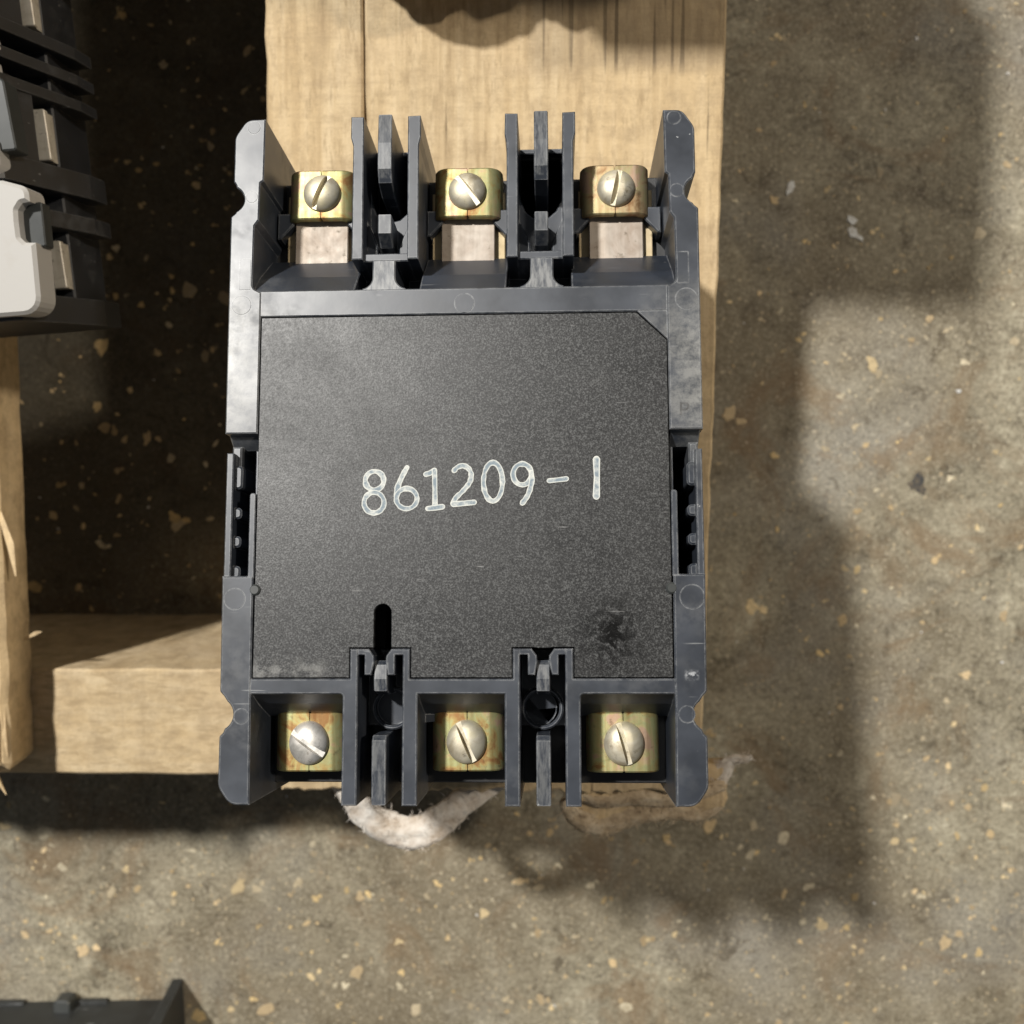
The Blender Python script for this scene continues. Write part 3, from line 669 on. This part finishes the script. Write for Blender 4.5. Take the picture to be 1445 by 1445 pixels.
for x, y, ang, z, kind in T:
    c = link('terminal_clamp', CM, brk); c.location = (x*MM, y*MM, z*MM); c.scale = (1, 1 if y > 0 else 1.085, 1)
    c.rotation_euler[2] = math.radians(random.uniform(-.8, .8))
    sc_ = link('screw', SM, c); sc_.location = (random.uniform(-.2, .3)*MM, random.uniform(-.2, .2)*MM, -.3*MM); sc_.rotation_euler = (random.uniform(-.03, .03), random.uniform(-.03, .03), math.radians(ang))
    if kind == 'b':
        c.material_slots[0].link = 'OBJECT'; c.material_slots[0].material = M_zincb; c['label'] = 'browned terminal clamp'
    if kind == 's':
        sc_.material_slots[0].link = 'OBJECT'; sc_.material_slots[0].material = M_screws; sc_['label'] = 'silver slotted screw'
bm = bmesh.new(); prism(bm, rect(-6.45, -12, 6.45, 12), -1.2, 0, .2); bs = build('terminal_strap', bm, M_strap, brk)
bm = bmesh.new(); prism(bm, rect(-8.9, -10, 8.9, 9), -1.2, 0, .2); bb = build('terminal_base', bm, M_bronze, brk)
for k, x in enumerate((-35.6, 0, 35.6)):
    for o, z, y in ((bs, -15.0, 60.5), (bb, -17.2, 60)):
        q = o if k == 0 else o.copy()
        if k: COL.objects.link(q); q.parent = brk
        q.location = (x*MM, y*MM, z*MM)

# unseen block and lump, added beyond the frame to cast shadows into view
bx_ = empty('shadow_block', Matrix.Translation((.0375, .200, .1063)))
tag(bx_, 'brown block added out of view behind the black breaker to cast a shadow', 'shadow block')
mc_, nt_, p_ = mat('caster_brown'); g_ = G(nt_); nt_.links.new(g_.mix(g_.noise(g_.coord((1, .1, 1)), 200, 3), (.26, .18, .10), (.34, .24, .14)), p_.inputs['Base Color']); p_.inputs['Roughness'].default_value = .85
bm = bmesh.new(); prism(bm, rpoly([(-51.5, -52), (51.5, -52), (51.5, 52), (-51.5, 52)]), 0, 73, .6); build('shadow_block_body', bm, mc_, bx_)
for s_ in (-1, 1):
    bm = bmesh.new(); prism(bm, rect(-51, min(s_*.3, s_*51.5), 51, max(s_*.3, s_*51.5)), 73.1, 74.2, .2); build('shadow_block_lid', bm, mc_, bx_)
shadow_caster = fluffy('shadow_lump', [(-62, 150, 116), (-48, 141, 118), (-34, 133, 120), (-20, 130.5, 121), (-6, 136, 120), (6, 133, 119), (18, 140, 118), (30, 150, 116)], 12.5, .9, None, 21, 0)  # added out of view for its lobed shadow on the board
shadow_caster.location = (PX*MM, 0, 0); tag(shadow_caster, 'pale lump added out of view beyond the black breaker to cast a shadow', 'shadow_caster')

# ------------------------------------------------------------------ the breaker at the left, face up
lm = Matrix.Translation((-0.1225, 0.0212, 0.1064)) @ Matrix.Rotation(math.radians(4.4), 4, 'Z')
lbk = empty('circuit_breaker', lm)
tag(lbk, 'black circuit breaker with off white front cover lying face up at the left edge', 'circuit breaker', 'circuit breakers on the pallet')
bm = bmesh.new(); TOP = 47.0
def xprism_y(bm, prof, y0, y1):
    t = bmesh.new(); xprism(t, prof, y0, y1)
    vm = {}
    for v in t.verts: vm[v] = bm.verts.new((v.co.y, v.co.x, v.co.z))
    for f in t.faces: bm.faces.new([vm[v] for v in f.verts][::-1])
    t.free()
def fin(y0, y1, x1=0, zt=TOP, zb=5):   # a barrier running down the end wall
    xprism_y(bm, [(-24, zt), (-11.5+x1, zt), (-10+x1, zt-1.2), (x1-.6, zb+9), (x1+.2, zb), (-24, zb)], y0, y1)
for y0, y1 in ((0, 7.5), (26.5, 31), (36.5, 43.5), (61.2, 64.2), (68.4, 71.4), (75.6, 79), (97, 105)): fin(y0, y1)
prism(bm, rect(-155, .4, -14, 104.6), 0, TOP-2.5, .5)
prism(bm, rect(-20, .8, -5.5, 104.2), 0, TOP-25, .5)
prism(bm, rect(-60, 1.2, -13, 104), TOP-3, TOP-.8, .4)
for y0, y1 in ((7, 27), (43, 62), (78.5, 97.5)): xprism_y(bm, [(-20, TOP-1.2), (-11.2, TOP-1.2), (-6.6, TOP-15), (-20, TOP-15)], y0, y1)   # end wall over each opening
build('body', bm, M_black, lbk)
bm = bmesh.new()
c1 = rpoly([(-120, 1.0), (-3.0, 1.0, 4.5), (-2.4, 19.0), (-5.0, 19.2, .6), (-6.2, 20.6, .8), (-6.2, 24.5), (-6.0, 27.5, .8), (-4.6, 29.2, .6), (-2.6, 29.4), (-2.6, 33.0, 4.0), (-9, 35.2), (-120, 35.2)])
prism(bm, c1, TOP-6, TOP+3.4, .9)
build('front_cover', bm, M_white, lbk)
bm = bmesh.new(); prism(bm, rpoly([(-9, 18.4), (-1.2, 18.4, .6), (-1.0, 29.8, .6), (-9, 29.8)]), TOP-5, TOP-.4, .35)
build('clear_tab', bm, M_grey, lbk)
for k, (y0, y1) in enumerate(((37.2, 46.0), (57.5, 66.8), (69.5, 76), (78, 104))):
    bm = bmesh.new(); prism(bm, rpoly([(-120, y0), (-9.2+.3*k, y0, 3.0 if k == 0 else .8), (-9.4-.2*k, y1, .8), (-120, y1)]), TOP-6, TOP+2.6, .7)
    build('front_cover', bm, M_white, lbk)
bm = bmesh.new(); prism(bm, rpoly([(-60, 43), (-5.2, 43.0, .7), (-6.4, 61, 1.2), (-60, 61)]), TOP-6, TOP+.8, .4)
build('window_frame', bm, M_grey, lbk)
for y0, y1 in ((9.8, 22.8), (44.5, 58.2), (80.0, 92.5)):
    bm = bmesh.new(); prism(bm, rpoly([(-16, y0), (-4.4, y0, .5), (-4.8, y1, .5), (-16, y1, 1)]), TOP-19.5, TOP-17.5, .25)
    prism(bm, rect(-16, y0+.3, -5.4, y1-.3), TOP-24, TOP-19.4, 0)
    build('terminal_lug', bm, M_steel, lbk)

# unseen copy added beyond the upper left edge to shade the floor
def copy_tree(o, parent=None):
    c = o.copy(); COL.objects.link(c)
    if parent: c.parent = parent
    for ch in o.children: copy_tree(ch, c)
    return c
shade_copy = copy_tree(lbk); shade_copy.matrix_world = Matrix.Translation((-0.104, 0.139, 0.1064)) @ Matrix.Rotation(math.radians(-2), 4, 'Z')
shade_copy['label'] = 'copy of the face up circuit breaker, added unseen beyond the upper left edge to shade the floor'

# ------------------------------------------------------------------ black case at the lower left corner
pcs = empty('plastic_case', Matrix.Translation((-0.1508, -0.2545, 0)) @ Matrix.Rotation(math.radians(1.5), 4, 'Z'))
tag(pcs, 'dull black plastic case on the floor in the bottom left corner', 'case')
bm = bmesh.new()
xprism(bm, [(-9.5, .5), (-11.5, 64), (-14, 66), (-150, 66), (-150, .5)], -170, -4)
xprism(bm, [(0, .5), (-3, 30), (-9, 66), (-150, 66), (-150, .5)], -4.1, .4)
xprism(bm, [(-8.2, .5), (-8.2, 3), (-9.8, 3), (-9.8, .5)], -47, -33)
xprism(bm, [(-8.2, .5), (-8.2, 3), (-9.8, 3), (-9.8, .5)], -90, -70)
build('shell', bm, M_case, pcs)
bm = bmesh.new(); prism(bm, rpoly([(-54, -10.5), (-46.5, -10.5), (-46.5, -4.5, 2), (-54, -4.5, 2)]), 2, 9, .6); build('latch', bm, M_grey, pcs)
